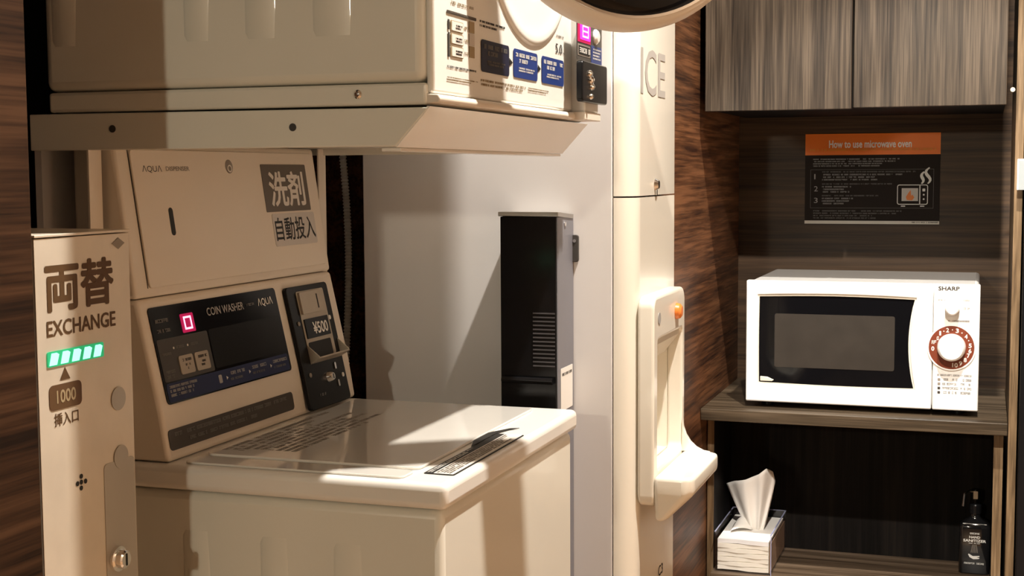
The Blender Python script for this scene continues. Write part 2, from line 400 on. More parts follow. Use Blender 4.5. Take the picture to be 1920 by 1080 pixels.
# display
D = FC.rect((273.6, 579), (546, 694))
disp = decal(t, 'display_panel', FC, D, 'display_black', .006, .0005, .0012)
l2 = .0018
decal(disp, 'key_area', FC, sub(D, .012, .335, .375, .775), 'display_grey', .003, l2, .0003)
decal(disp, 'screen', FC, sub(D, .385, .33, .985, .76), 'lcd', .004, l2, .0004)
decal(disp, 'instruction_band', FC, sub(D, .012, .79, .985, .985), 'navy', .004, l2, .0003)
led = decal(disp, 'digit_window', FC, sub(D, .205, .115, .30, .315), 'led_red_dim', .002, l2, .0003)
z = sub(D, .225, .145, .28, .285); hw = (z[2] - z[0]); hh = (z[3] - z[1])
mb = MB(); rt = .0026
mb.ring(FC, [(z[0], z[1]), (z[2], z[1]), (z[2], z[3]), (z[0], z[3])], [(z[0] + rt, z[1] + rt), (z[2] - rt, z[1] + rt), (z[2] - rt, z[3] - rt), (z[0] + rt, z[3] - rt)], .0022, .0004)
mb.build('led_digit', 'led_pink', disp, smooth=0, label='lit pink zero digit')
text(disp, 'COIN WASHER', FC, sub(D, .405, .10, .70, .185), 'ink_grey', .015, .0022)
text(disp, 'ΛQUΛ', FC, sub(D, .825, .095, .955, .195), 'ink_white', .012, .0022)
print_rows(disp, FC, sub(D, .725, .13, .79, .175), 'ink_dim', 1, 3, .0022)
print_rows(disp, FC, sub(D, .03, .13, .115, .19), 'ink_dim', 1, 4, .0022)
print_rows(disp, FC, sub(D, .03, .235, .115, .29), 'ink_dim', 1, 5, .0022)
for k, x in enumerate((.13, .245)):
    b = decal(disp, 'key_button', FC, sub(D, x, .54, x + .10, .735), 'button_tan', .003, .0021, .0012)
    print_rows(b, FC, sub(D, x + .022, .575, x + .082, .62), 'ink_dark', 1, 20 + k, .0034)
    print_rows(b, FC, sub(D, x + .036, .63, x + .068, .705), 'ink_dark', 2, 22 + k, .0034)
for k, x in enumerate((.115, .215)):
    MB().disc(FC, sub(D, x, .445, x, .445)[:2], .0016, .0021, .0004, 12).build('indicator_dot', 'ink_white', disp)
    print_rows(disp, FC, sub(D, x + .02, .43, x + .07, .47), 'ink_dim', 1, 30 + k, .0022)
print_rows(disp, FC, sub(D, .03, .48, .09, .52), 'ink_dim', 1, 33, .0022)
print_rows(disp, FC, sub(D, .03, .66, .09, .76), 'ink_dim', 2, 34, .0022)
print_rows(disp, FC, sub(D, .03, .815, .22, .945), 'ink_grey', 3, 35, .0024)
for k, x in enumerate((.445, .63, .815)):
    q = sub(D, x, .865, x + .012, .905)
    MB().poly(FC, [(q[0], q[1]), (q[2], (q[1] + q[3]) / 2), (q[0], q[3])], .0024, .0004).build('arrow', 'ink_white', disp, smooth=0)
    print_rows(disp, FC, sub(D, x + .03, .83, x + .15, .885), 'ink_grey', 1, 40 + k, .0024)
    print_rows(disp, FC, sub(D, x + .03, .90, x + .13, .94), 'ink_dim', 1, 44 + k, .0024)
decal(disp, 'bottle_icon', FC, sub(D, .385, .835, .41, .925), 'ink_grey', .002, .0024, .0003)
# advice strip on the apron
r = FA.rect((313, 808), (551.6, 767))
st = decal(t, 'advice_strip', FA, r, 'strip_dark', .006, .0005, .0008)
print_rows(st, FA, sub(r, .04, .18, .93, .47), 'ink_dim', 1, 51, .0015)
print_rows(st, FA, sub(r, .14, .56, .66, .83), 'ink_dim', 1, 52, .0015)
# coin mechanism
Q = FC.rect((526.5, 542), (651.5, 747))
cp = MB().rect(FC, Q, .0005, .007, .007).build('coin_plate', 'black_satin', t, bevel=.0015)
cl = .0078
decal(cp, 'coin_recess_plate', FC, sub(Q, .20, .045, .86, .60), 'coin_metal', .004, cl, .0006)
sp = decal(cp, 'slot_plate', FC, sub(Q, .22, .055, .74, .235), 'coin_metal', .002, .0085, .004, bevel=.0006)
decal(sp, 'coin_slot', FC, sub(Q, .60, .085, .625, .205), 'ink_black', .001, .0126, .0003)
pl = decal(cp, 'price_plate', FC, sub(Q, .235, .275, .80, .435), 'black_satin', .001, .0085, .0022)
text(pl, '¥500', FC, sub(Q, .40, .312, .75, .405), 'ink_white', .022, .0109)
decal(cp, 'return_hole', FC, sub(Q, .24, .465, .78, .60), 'ink_black', .003, .0085, .0006)
q = sub(Q, .20, .48, .97, .635)
mb = MB()   # return cup: sloping lip with two cheeks
a, b_, c_, d_ = FC.p(q[0], q[1], cl), FC.p(q[2], q[1], cl), FC.p(q[2], q[1] + .006, cl + .017), FC.p(q[0], q[1] + .006, cl + .017)
mb.prism([a, b_, c_, d_], FC.v * .0022)
for u in (q[0], q[2] - .002):
    mb.prism([FC.p(u, q[1], cl), FC.p(u, q[1] + .006, cl + .017), FC.p(u, q[1] + .009, cl + .017), FC.p(u, q[3], cl)], FC.u * .002)
mb.build('return_cup', 'coin_metal', cp, bevel=.0005)
lk = MB().lathe(FC, sub(Q, .56, .775, .56, .775)[:2], [(.00001, .016), (.0055, .016), (.0065, .0145), (.0075, .012), (.009, cl)], 24).build('coin_lock', 'chrome', cp)
decal(lk, 'keyhole', FC, sub(Q, .552, .755, .568, .795), 'ink_black', .0005, .0161, .0002)
for (x, y, m_) in ((.88, .30, 'ink_white'), (.90, .79, 'ink_white'), (.12, .30, 'ink_mid'), (.13, .72, 'ink_mid')):
    MB().disc(FC, sub(Q, x, y, x, y)[:2], .0035, cl, .0012, 18).build('screw_cap', m_, cp)
for y in (.70, .845):
    decal(cp, 'cover_clip', FC, sub(Q, .735, y - .028, .772, y + .028), 'chrome', .002, cl, .0015)
print_rows(cp, FC, sub(Q, .24, .885, .40, .92), 'ink_dim', 1, 55, .0079)

# ------------------------------------------------------------------ detergent dispenser on the console
t = thing('detergent_dispenser', 'cream detergent dispenser box with dark sticker on top of the washer console', 'dispenser', (-1.05, 1.763, K2[1] + .001))
MB().prism([(K2[0], CY0, K2[1] + .0012), (K3[0], CY0, K3[1]), (-1.098, CY0, K3[1]), (-1.098, CY0, K2[1] + .0012)], (0, CY1 - CY0, 0)).build('casing', 'panel_cream', t, bevel=.005)
dr = FD.rect((241, 300), (603, 497)); dr = (dr[0], FD.at(400, 524)[1], 2.020, .192)
door = MB().rect(FD, dr, .0004, .0030, .006).build('front_door', 'panel_cream', t, bevel=.001)
MB().rect(FD, (dr[0] - .0016, dr[1], dr[0] - .0003, dr[3]), .0002, .0004).build('door_gap', 'ink_dark', t, smooth=0)
dl = .0036
r = FD.rect((483, 309), (579, 394)); s1 = decal(door, 'dark_sticker', FD, r, 'sticker_dark', .002, dl, .0005)
text(s1, '洗剤', FD, sub(r, .13, .16, .90, .88), 'poster_white', .022, .0043)
r = FD.rect((505, 402), (592, 455)); s1 = decal(door, 'grey_sticker', FD, r, 'sticker_grey', .004, dl, .0005)
text(s1, '自動投入', FD, sub(r, .04, .13, .97, .83), 'ink_black', .012, .0043)
text(door, 'ΛQUΛ', FD, FD.rect((261, 311), (300, 325)), 'ink_dark', .0, dl)
text(door, 'DISPENSER', FD, FD.rect((306, 313), (351, 321)), 'ink_mid', .02, dl)
c = FD.at(425, 313)
lg = MB().disc(FD, c, .0100, dl, .0004, 24).build('round_emblem', 'ink_mid', door)
MB().ring(FD, [(c[0] + .0006 + .0062 * math.cos(k * .3), c[1] - .003 + .0055 * math.sin(k * .3)) for k in range(21)], [(c[0] + .0006 + .004 * math.cos(k * .3), c[1] - .003 + .0036 * math.sin(k * .3)) for k in range(21)], dl + .0005, .0003).build('emblem_swirl', 'poster_white', lg, smooth=0)
a = FD.at(314, 390); b_ = FD.at(323, 442)
MB().rect(FD, ((a[0] + b_[0]) / 2 - .005, b_[1], (a[0] + b_[0]) / 2 + .005, a[1]), .0034, .0004, .0045).build('key_slot', 'ink_black', door, smooth=0)

# ------------------------------------------------------------------ dryer stand
t = thing('dryer_stand', 'cream metal stand with sloping apron carrying the dryer', 'stand', (-.85, 1.775, 0))
SY0, SY1 = 1.455, 2.108
side = [(-1.134, 1.346), (-.596, 1.3445), (-.637, 1.301), (-1.134, 1.301)]
for y0 in (SY0, SY1 - .012):
    s_ = MB().prism([(x, y0, z) for x, z in side], (0, .012, 0)).build('side_rail', 'cream_enamel', t, bevel=.0015)
    if y0 == SY0:
        for x, zz in ((-1.0128, 1.3265), (-.7668, 1.3245)):
            MB().disc(FY(SY0), (x, zz), .0046, -.001, .0018, 18).build('bolt_hole', 'ink_dark', s_)
a, b_ = V((-.5945, 0, 1.3455)), V((-.636, 0, 1.300))
nrm = V((b_.z - a.z, 0, a.x - b_.x)); nrm = V((.739, 0, -.674)); th = .004
MB().prism([(a.x, SY0 + .001, a.z), (b_.x, SY0 + .001, b_.z), (b_.x - .003, SY0 + .001, b_.z + .003), (a.x - .0035, SY0 + .001, a.z + .0005)], (0, SY1 - SY0 - .002, 0)).build('sloping_apron', 'white_enamel', t)
MB().box(-.66, -.6355, SY0 + .012, SY1 - .012, 1.2955, 1.2995).build('apron_return', 'white_enamel', t, bevel=.001)
MB().box(-1.13, -.64, SY0 + .013, SY1 - .013, 1.312, 1.318).build('deck_plate', 'cream_enamel', t)
MB().box(-1.145, -1.135, SY0 + .022, SY1 - .02, .05, 1.345).build('back_plate', 'ice_white', t, label='grey back plate')
for y0 in (1.4555, SY1 - .030):
    MB().box(-1.0515, -1.0490, y0, y0 + .026, 0, 1.3115).build('leg', 'panel_cream', t)

# ------------------------------------------------------------------ coin dryer
DX1, DY0, DY1 = -.60, 1.455, 2.094
t = thing('coin_dryer', 'cream coin-operated dryer with open round door above the washer', 'dryer', (-.85, 1.775, 1.347))
body = MB().box(-1.110, DX1, DY0, DY1, 1.373, 2.06).build('body', 'cream_enamel', t, bevel=.012, seg=4)
MB().box(-1.106, DX1 + .001, DY0 + .0015, DY1 - .0015, 1.3475, 1.3722).build('base_band', 'cream_enamel', t, bevel=.004)
for (x0, x1) in ((-1.096, -1.0587), (-.9093, -.8731), (-.8268, -.7847), (-.7386, -.688)):
    rib(body, x0, x1, DY0, 1.428, 2.03, True)
MB().lathe(FY(DY0 + .0015), (-.6837, 1.3606), [(.00001, .0034), (.003, .003), (.0052, .0012), (.0055, 0)], 20).build('screw', 'chrome', t)
# front
fx = FX(-.592)
fp = MB().box(-.601, -.592, DY0 + .006, 2.012, 1.3605, 2.05).build('front_panel', 'white_plastic', t, bevel=.004)
MB().prism([(-.601, DY0 + .004, 1.3485), (-.585, DY0 + .004, 1.3495), (-.5835, DY0 + .004, 1.354), (-.586, DY0 + .004, 1.3590), (-.601, DY0 + .004, 1.3598)], (0, 2.086 - DY0 - .004, 0)).build('bottom_ledge', 'panel_cream', t, bevel=.0015)
fr = fx.off(.0004)
# drum mouth: shallow white dish round the opening
MC = (1.815, 1.646); MR = .200
MB().lathe(fx, MC, [(MR + .004, .0003), (MR + .002, .003), (MR - .004, .0045), (MR - .012, .003), (MR - .030, -.004 + .006), (MR - .055, .0016), (MR - .075, .0012), (MR - .078, -.004)], 72).build('mouth_ring', 'white_plastic', t, smooth=60)
MB().disc(fx, MC, MR - .079, .0004, .0006, 60).build('drum_opening', 'ink_black', t)
# blue steps and small print
for k, (tl, br, m_) in enumerate((((901.5, 73), (954, 144), 'navy_reflection'), ((962, 90), (1007, 153), 'blue_label'), ((1015, 104), (1056, 163), 'blue_label'))):
    r = fr.rect(tl, br); st = decal(fp, 'step_label', fr, r, m_, .005)
    ink = 'ink_dim' if k == 0 else 'ink_white'  # first label's print dimmed for the same reflection
    print_rows(st, fr, sub(r, .22, .13, .92, .27), ink, 1, 60 + k, .001, .95)
    print_rows(st, fr, sub(r, .22, .33, .55, .47), ink, 1, 63 + k, .001, .95)
    print_rows(st, fr, sub(r, .20, .62, .86, .80), ink, 2, 66 + k, .001)
    print_rows(st, fr, sub(r, .08, .13, .15, .27), ink, 1, 70 + k, .001, .95)
for x, y in ((957.5, 117), (1010.5, 129)):
    c = fr.at(x, y); MB().poly(fr, [(c[0] - .006, c[1] - .005), (c[0] + .007, c[1]), (c[0] - .006, c[1] + .005)], .0003, .0004).build('arrow', 'ink_black', fp, smooth=0)
text(fp, '5.0', fr, fr.rect((1041.5, 81), (1053.5, 102)), 'ink_dark', .01, .0004)
text(fp, 'kg', fr, fr.rect((1054, 97), (1058, 103)), 'ink_dark', 0, .0004)
print_rows(fp, fr, fr.rect((1043, 65), (1056, 74)), 'ink_mid', 1, 81, .0004)
print_rows(fp, fr, fr.rect((845, 1), (886, 19)), 'ink_tan', 1, 82, .0004, .95)
r = fr.rect((837, 18), (892, 40)); st = decal(fp, 'heading_bar', fr, r, 'strip_dark', .001); print_rows(st, fr, sub(r, .08, .22, .92, .80), 'ink_mid', 1, 83, .001)
r = fr.rect((839, 34), (889, 118))
for k in range(3):
    q = sub(r, .10, .02 + k * .33, .56, .30 + k * .33); bx = decal(fp, 'picture_box', fr, q, 'ink_tan', .001)
    decal(bx, 'picture_field', fr, sub(q, .05, .07, .95, .93), 'poster_white', .001, .001, .0003)
    print_rows(bx, fr, sub(q, .35, .35, .85, .85), 'ink_dark', 2, 84 + k, .0014)
    print_rows(fp, fr, sub(r, .62, .10 + k * .33, .76, .20 + k * .33), 'ink_tan', 1, 88 + k, .0004)
    decal(fp, 'printed_square', fr, sub(r, .80, -.08 + k * .33, 1.0, .22 + k * .33), 'ink_tan' if k != 1 else 'sticker_grey', 0)  # small printed squares in tan and grey
decal(fp, 'index_bar', fr, sub(r, 0, .02, .055, .28), 'ink_dark'); decal(fp, 'index_bar', fr, sub(r, 0, .35, .055, .98), 'ink_dark')
print_rows(fp, fr, fr.rect((838, 122), (892, 138)), 'ink_dark', 1, 91, .0004, .6)
print_rows(fp, fr, fr.rect((838, 143), (895, 162)), 'ink_tan', 2, 92, .0004, .5)
print_rows(fp, fr, fr.rect((899, 37), (946, 66)), 'ink_dark', 2, 93, .0004, .5)
print_rows(fp, fr, fr.rect((901, 148), (985, 177)), 'ink_tan', 2, 94, .0004, .55)
print_rows(fp, fr, fr.rect((990, 164), (1028, 180)), 'ink_tan', 2, 95, .0004, .45)
# coin column beside the panel
CX = -.572; fc = FX(CX)
col = MB().box(-.601, CX, 2.0125, 2.088, 1.3605, 2.05).build('coin_column', 'white_plastic', t, bevel=.003)
e = .0006
R_ = fc.rect((1080, 42), (1127, 118))
u0, u1 = fc.at(1080, 100)[0], fc.at(1126, 100)[0]
vz = lambda y, x=1103: fc.at(x, y)[1]
cpn = decal(col, 'coin_display', fc, (u0, vz(117), u1, vz(20)), 'display_grey', .002, e, .0012)
um = u0 + (u1 - u0) * .52
decal(cpn, 'digit_window', fc, (u0 + .001, vz(84), um, vz(38)), 'led_red_dim', .001, .002, .0004)
q = (u0 + .012, vz(79), um - .003, vz(46)); decal(cpn, 'digit_glow', fc, q, 'led_magenta', .002, .0026, .0004)
mb = MB(); rt = .0028; z = sub(q, .22, .16, .80, .86)
mb.ring(fc, [(z[0], z[1]), (z[2], z[1]), (z[2], z[3]), (z[0], z[3])], [(z[0] + rt, z[1] + rt), (z[2] - rt, z[1] + rt), (z[2] - rt, z[3] - rt), (z[0] + rt, z[3] - rt)], .0031, .0004)
mb.rect(fc, (z[0], (z[1] + z[3]) / 2 - .0012, z[2], (z[1] + z[3]) / 2 + .0012), .0031, .0004)
mb.build('led_digit', 'led_pink', cpn, smooth=0, label='lit pink digit')
MB().lathe(fc, (um + (u1 - um) * .42, vz(66)), [(.00001, .008), (.008, .0075), (.0115, .004), (.0118, .001)], 28).build('start_button', 'white_plastic', cpn)
q = (u0 + .002, vz(109), um - .002, vz(88)); pl = decal(cpn, 'price_frame', fc, q, 'ink_mid', .001, .002, .0003); decal(pl, 'price_field', fc, sub(q, .06, .12, .94, .88), 'ink_black', 0, .0024, .0003)
print_rows(pl, fc, sub(q, .12, .28, .9, .75), 'ink_white', 1, 97, .0029, .95)
q = (um + .003, vz(117), u1 - .002, vz(84)); pl = decal(cpn, 'blue_note', fc, q, 'blue_label', .001, .002, .0004); print_rows(pl, fc, sub(q, .15, .15, .9, .85), 'ink_white', 4, 98, .0027, .5)
cb = MB().rect(fc, (u0 - .001, fc.at(1103, 194)[1], u1 + .001, fc.at(1103, 119)[1]), .0005, .010, .006).build('coin_box', 'black_satin', t, bevel=.002)
for k, (x, y, rr) in enumerate(((1105, 138, .0055), (1108, 150, .007), (1109, 163, .0055), (1107, 181, .0045))):
    c = fc.off(.0105).at(x, y)
    MB().lathe(fc, c, [(.00001, .0155), (rr * .55, .015), (rr * .9, .013), (rr, .0106)], 24).build('coin_knob', 'chrome', cb)
MB().box(-.600, CX + .004, 2.0, 2.086, 1.3485, 1.3604).build('column_base', 'panel_cream', t, bevel=.001)
# open round door
TH = math.radians(52.0); dd = V((math.sin(TH), math.cos(TH), 0)); dn = V((math.cos(TH), -math.sin(TH), 0))
DC = V((-.4336, 1.7120, 1.632)); DF = Frame(DC, dd, (0, 0, 1))
door = MB().lathe(DF, (0, 0), [(.165, -.022), (.180, -.020), (.1862, -.010), (.1864, .000), (.184, .012), (.180, .020), (.176, .0245), (.1725, .0250), (.1715, .018), (.165, .016), (.165, -.022)], 96).build('door', 'panel_cream', t, smooth=50)
MB().lathe(DF, (0, 0), [(.1660, .019), (.1690, .0275), (.1725, .0275), (.1738, .0235), (.172, .019)], 96).build('chrome_rim', 'chrome', door)
MB().lathe(DF, (0, 0), [(.00001, .040), (.06, .0385), (.12, .033), (.155, .0245), (.1665, .019), (.160, .012), (.00001, .012)], 72).build('door_glass', 'glass_dark', door, smooth=60)
MB().lathe(DF, (0, 0), [(.00001, -.016), (.12, -.016), (.164, -.0205), (.164, -.012), (.00001, -.012)], 60).build('door_liner', 'white_plastic', door)
hg = DC - dd * .190
mb = MB()
for zz in (-.05, .05): mb.box(-.5915, hg.x + .012, hg.y - .012, hg.y + .012, DC.z + zz - .014, DC.z + zz + .014)
mb.build('door_hinge', 'chrome', t, bevel=.002)

# ------------------------------------------------------------------ banknote exchange machine
EX, EY0, EY1, EZ = -.93, 1.1935, 1.361, 1.2085
t = thing('change_machine', 'slim brushed metal banknote change machine standing before the washer', 'change machine', (-1.06, 1.277, 0))
MB().box(-1.19, EX - .002, EY0, EY1, 0, EZ - .004).build('cabinet', 'stainless_grey', t, bevel=.001)
fpn = MB().box(EX - .0018, EX, EY0, EY1, .02, EZ - .0042).build('front_plate', 'stainless', t, bevel=.0006)
MB().box(-1.19, EX + .0015, EY0 - .001, EY1 + .001, EZ - .0028, EZ).build('top_plate', 'stainless', t, bevel=.0006)
fe = FX(EX)
text(fpn, '両替', fe, fe.rect((84, 495), (212, 566)), 'ink_brown', .028, .0004)
text(fpn, 'EXCHANGE', fe, fe.rect((87, 604), (216, 610)), 'ink_brown', .018, .0004)
r = fe.rect((87, 661), (193, 668))
g = decal(fpn, 'slot_light', fe, r, 'led_green_dim', .002, .0003, .0012)
for k in range(5):
    q = sub(r, .02 + k * .195, .12, .19 + k * .195, .9); s_ = (q[2] - q[0]) * .25
    MB().poly(fe, [(q[0], q[1]), (q[2] - s_, q[1]), (q[2], q[3] - .002), (q[2] - s_, q[3]), (q[0] + s_, q[3])], .0016, .0004).build('led', 'led_green', g, smooth=0)
a = [fe.at(*q) for q in ((121, 688), (131, 709), (112, 713))]
MB().poly(fe, a, .0003, .0004).build('arrow', 'ink_brown', fpn, smooth=0)
r = fe.rect((91, 725), (153, 757)); pl = decal(fpn, 'note_pill', fe, r, 'ink_pill', .006)
text(pl, '1000', fe, sub(r, .22, .24, .80, .74), 'ink_tan', .02, .001)
text(fpn, '挿入口', fe, fe.rect((101, 777), (147, 789)), 'ink_brown', .008, .0004)
for k, (x, y) in enumerate(((152, 893), (145, 907), (152, 904), (160, 902), (152, 915))):
    MB().disc(fe, fe.at(x, y), .0028, .0003, .0003, 12).build('speaker_hole', 'ink_black', fpn)
c = fe.at(221, 456); MB().poly(fe, [(c[0] - .012, c[1]), (c[0], c[1] - .0065), (c[0] + .012, c[1]), (c[0], c[1] + .0065)], .0003, .0003).build('diamond_mark', 'ink_mid', fpn, smooth=0)
for x, y, rr in ((221, 747, .0135), (226, 856, .0135)):
    MB().disc(fe, fe.at(x, y), rr, .0009, .0004, 30).build('grey_disc', 'stainless_grey', fpn)  # flat grey discs on the front plate
q = fe.at(194, 872); MB().rect(fe, (q[0], .20, EY1 - .002, q[1]), .0002, .0005, .006).build('reflected_strip', 'stainless_grey', fpn, smooth=0)  # grey sheet standing in for the washer's reflection around the lock
c = fe.at(218, 1047)
lk = MB().lathe(fe, c, [(.00001, .014), (.0085, .014), (.0105, .0125), (.011, .006), (.0145, .005), (.015, .0006)], 30).build('cam_lock', 'chrome', fpn)
MB().rect(fe, (c[0] - .0015, c[1] - .007, c[0] + .0015, c[1] + .007), .0141, .0003, .001).build('keyhole', 'ink_black', lk, smooth=0)

# ------------------------------------------------------------------ ice dispenser
IY0, IY1, IXB, IXF = 2.200, 2.506, -.579, -.540
t = thing('ice_dispenser', 'tall white ice dispenser with rounded front and catch tray', 'ice dispenser', (-.78, 2.335, 0))
MB().box(-1.026, IXB, IY0, IY1, .03, 1.95).build('cabinet', 'ice_white', t, bevel=.002)
for x in (-.98, -.62):
    for y in (IY0 + .04, IY1 - .04):
        MB().disc(Frame((0, 0, 0), (1, 0, 0), (0, 1, 0)), (x, y), .02, 0, .03).build('foot', 'black_satin', t)
def shell(z0, z1, name):
    pts = [(IXB + .0018, IY0)]
    for k in range(25):
        a = math.radians(-90 + 90 * k / 24); pts.append((IXF - .034 + .034 * math.cos(a), IY0 + .034 + .034 * math.sin(a)))
    for k in range(5):
        a = math.radians(90 * k / 4); pts.append((IXF - .012 + .012 * math.cos(a), IY1 - .012 + .012 * math.sin(a)))
    pts.append((IXB + .0018, IY1))
    return MB().prism([(x, y, z0) for x, y in pts], (0, 0, z1 - z0)).build(name, 'ice_cream', t, smooth=35)
up = shell(1.2312, 1.95, 'upper_door')
lo = shell(.05, 1.2285, 'front_cover'); lw = lo
fi = FX(IXF + .0002)
text(up, 'ICE', fi, fi.rect((1202, 88), (1246.5, 184)), 'letter_ice', .012, .0004)
c = fi.at(1229, 346); lk = MB().lathe(fi, c, [(.00001, .007), (.007, .0065), (.009, .003), (.0105, 0)], 22).build('door_lock', 'chrome', up)
decal(lk, 'lock_tongue', fi, (c[0] - .003, c[1] - .018, c[0] + .003, c[1] - .006), 'chrome', .001, .001, .002)
c = fi.at(1239, 1066); text(lw, 'C3', fi, (c[0] - .020, c[1] - .010, c[0] + .014, c[1] + .008), 'ink_dark', .01, .0004)
# dispensing module with an open alcove
MX = -.512; my0, my1, mz0, mz1 = 2.214, 2.456, .715, 1.066
ay0, ay1, az0, az1 = 2.240, 2.440, .775, .992
fm = FX(MX)
def rr_pts(r, rad, seg=6):
    u0, v0, u1, v1 = r; pts = []
    for cx, cy, a0 in ((u1 - rad, v0 + rad, -90), (u1 - rad, v1 - rad, 0), (u0 + rad, v1 - rad, 90), (u0 + rad, v0 + rad, 180)):
        for k in range(seg + 1):
            a = math.radians(a0 + 90 * k / seg); pts.append((cx + rad * math.cos(a), cy + rad * math.sin(a)))
    return pts
cut = MB().box(-.574, -.50, ay0 - .001, ay1 + .001, az0 - .001, az1 + .001).build('cutter', 'ice_cream', t)
bo_ = lo.modifiers.new('cut', 'BOOLEAN'); bo_.operation = 'DIFFERENCE'; bo_.object = cut; bo_.solver = 'EXACT'
bpy.context.view_layer.update()
nm = bpy.data.meshes.new_from_object(lo.evaluated_get(bpy.context.evaluated_depsgraph_get())); lo.modifiers.clear(); lo.data = nm
for pl_ in nm.polygons: pl_.use_smooth = False
bpy.data.objects.remove(cut)
outer = rr_pts((my0, mz0, my1, mz1), .020); inner = rr_pts((ay0, az0, ay1, az1), .012)
mod = MB().ring(fm, outer, inner, MX * 0 + IXF - MX + .0003, MX - IXF - .0003).build('dispensing_module', 'ice_cream', t, bevel=.005, smooth=35)
MB().prism([(-.573, ay0 + .002, az1 - .0005), (MX - .006, ay0 + .002, az1 - .0005), (MX - .006, ay0 + .002, az1 - .010), (-.545, ay0 + .002, az1 - .045), (-.573, ay0 + .002, az1 - .045)], (0, ay1 - ay0 - .004, 0)).build('ice_chute', 'oven_bezel', mod, bevel=.001)
c = fm.at(1268, 583); MB().lathe(fm, c, [(.00001, .011), (.009, .0105), (.013, .007), (.0145, .0003)], 24).build('push_lamp', 'orange_plastic', mod, label='small orange push lamp')
c = fm.at(1236, 597); MB().disc(fm, c, .010, .0003, .0006, 20).build('sensor_window', 'ink_grey', mod)
# catch tray
ty0, ty1, tx = 2.212, 2.450, -.446
plan = [(MX, ty0), (tx - .012, ty0), (tx, ty0 + .014), (tx, ty1 - .012), (tx - .012, ty1), (MX, ty1)]
tr = MB()
n = len(plan)
topv = [(x, y, .768) for x, y in plan]; midv = [(x, y, .740) for x, y in plan]
botv = [(MX + (x - MX) * .25, y + (.012 if y < 2.3 else -.012), .690) for x, y in plan]
tr.add(topv + midv + botv, [tuple(range(n))] + [(i + k * n, (i + 1) % n + k * n, (i + 1) % n + (k + 1) * n, i + (k + 1) * n) for k in (0, 1) for i in range(n)] + [tuple(range(3 * n - 1, 2 * n - 1, -1))])
tray = tr.build('catch_tray', 'ice_cream', t, bevel=.007, smooth=45, seg=4)
# flare from the module's far edge down to the tray
fl = [(MX, .768)] + [(MX + .055 - .055 * math.cos(math.radians(90 * k / 6)) * 1.0, .768 + .055 - .055 * math.sin(math.radians(90 * k / 6))) for k in range(7)]
MB().prism([(MX - .001, ty1 - .012, .768)] + [(MX + .050 * (1 - math.cos(math.radians(a))), ty1 - .012, .768 + .060 * (1 - math.sin(math.radians(a)))) for a in (0, 15, 30, 45, 60, 75, 90)], (0, .012, 0)).build('tray_cheek', 'ice_cream', tray, bevel=.002)

# ------------------------------------------------------------------ black box on the ice dispenser's side
t = thing('control_box', 'tall black metal box with grey side fixed to the white ice dispenser', 'box', (-.694, 2.155, .45))
BY0 = 2.110
MB().box(-.742, -.6480, BY0, IY0 - .0006, .45, 1.2000).build('casing', 'black_box', t, bevel=.0012)
MB().box(-.6476, -.6452, BY0 + .001, IY0 - .0008, .45, 1.1995).build('side_plate', 'grey_metal', t, bevel=.0006)
MB().prism([(-.7445, BY0 - .003, 1.2010), (-.6435, BY0 - .003, 1.2010), (-.6435, BY0 - .003, 1.2080), (-.7445, BY0 - .003, 1.2080)], (0, .088, -.006)).build('lid', 'steel', t, bevel=.0008)
fy = FY(BY0); sd = FX(-.6451)
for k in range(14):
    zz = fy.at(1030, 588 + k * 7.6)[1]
    MB().box(-.6870, -.6500, BY0 - .0008, BY0 + .0002, zz - .0011, zz + .0011).build('reflected_stripe', 'reflection_dark', t)  # thin bars standing in for stripes reflected in the glossy black
q = fy.at(990, 712); MB().tube([(-.738, BY0 - .006, q[1]), (-.652, BY0 - .006, q[1])], .0055, 12).build('reflected_band', 'black_box', t)  # bar standing in for a blurred reflected light band
c = sd.at(1059, 420); MB().disc(sd, c, .004, .0001, .0015, 16).build('screw', 'chrome', t)
r = sd.rect((1051, 692), (1073, 760)); decal(t, 'paper_tag', sd, r, 'ink_white', .002, .0003, .0004); print_rows(t, sd, sub(r, .1, .12, .9, .22), 'ink_dim', 1, 120, .0009)
fs = FY(IY0)
r = fs.rect((1068, 440), (1086, 491))
lt = decal(t, 'latch', fs, r, 'ink_dark', .004, .0003, .006, bevel=.001)
MB().disc(fs, sub(r, .62, .22, .62, .22)[:2], .0028, .0063, .0012, 14).build('latch_pin', 'chrome', lt)

# ------------------------------------------------------------------ steel conduit in the gap
pts = []; rad = []
for k in range(449):
    zz = 1.345 - k * .0030; pts.append((-1.10 + .010 * math.sin(k * .018), 2.268 + .006 * math.sin(k * .03), zz)); rad.append(.0072 if k % 2 else .0050)
tag(MB().tube(pts, rad, 12).build('flexible_conduit', 'conduit_grey', None, smooth=60), 'ribbed steel conduit hanging in the dark gap beside the ice dispenser', 'conduit')

# ------------------------------------------------------------------ kitchen niche
NY = 2.90; SHZ = .767
sh = tag(MB().box(PX_ + .001, .0485, NY, BACKY - .001, .742, SHZ).build('microwave_shelf', 'wood_shelf_shaded', None, bevel=.0015), 'wooden shelf board under the white microwave oven', 'shelf')
t = thing('upper_cabinet', 'grey-brown wood grain wall cabinet with two doors above the poster', 'cabinet', (-.26, 3.1, 1.396))
MB().box(-.552, .030, 2.872, BACKY - .001, 1.399, 2.30).build('carcass', 'wood_dark', t)
MB().box(-.5535, -.2600, 2.85, 2.871, 1.394, 2.30).build('door', 'wood_cabinet', t, bevel=.001)
MB().box(-.2560, .0315, 2.85, 2.871, 1.396, 2.30).build('door', 'wood_cabinet', t, bevel=.001)
pn = tag(MB().box(.0496, .0655, 2.885, BACKY - .001, 0, 2.44).build('side_panel', 'wood_edge', None, bevel=.001), 'tall upright wooden end panel right of the microwave shelf', 'panel')
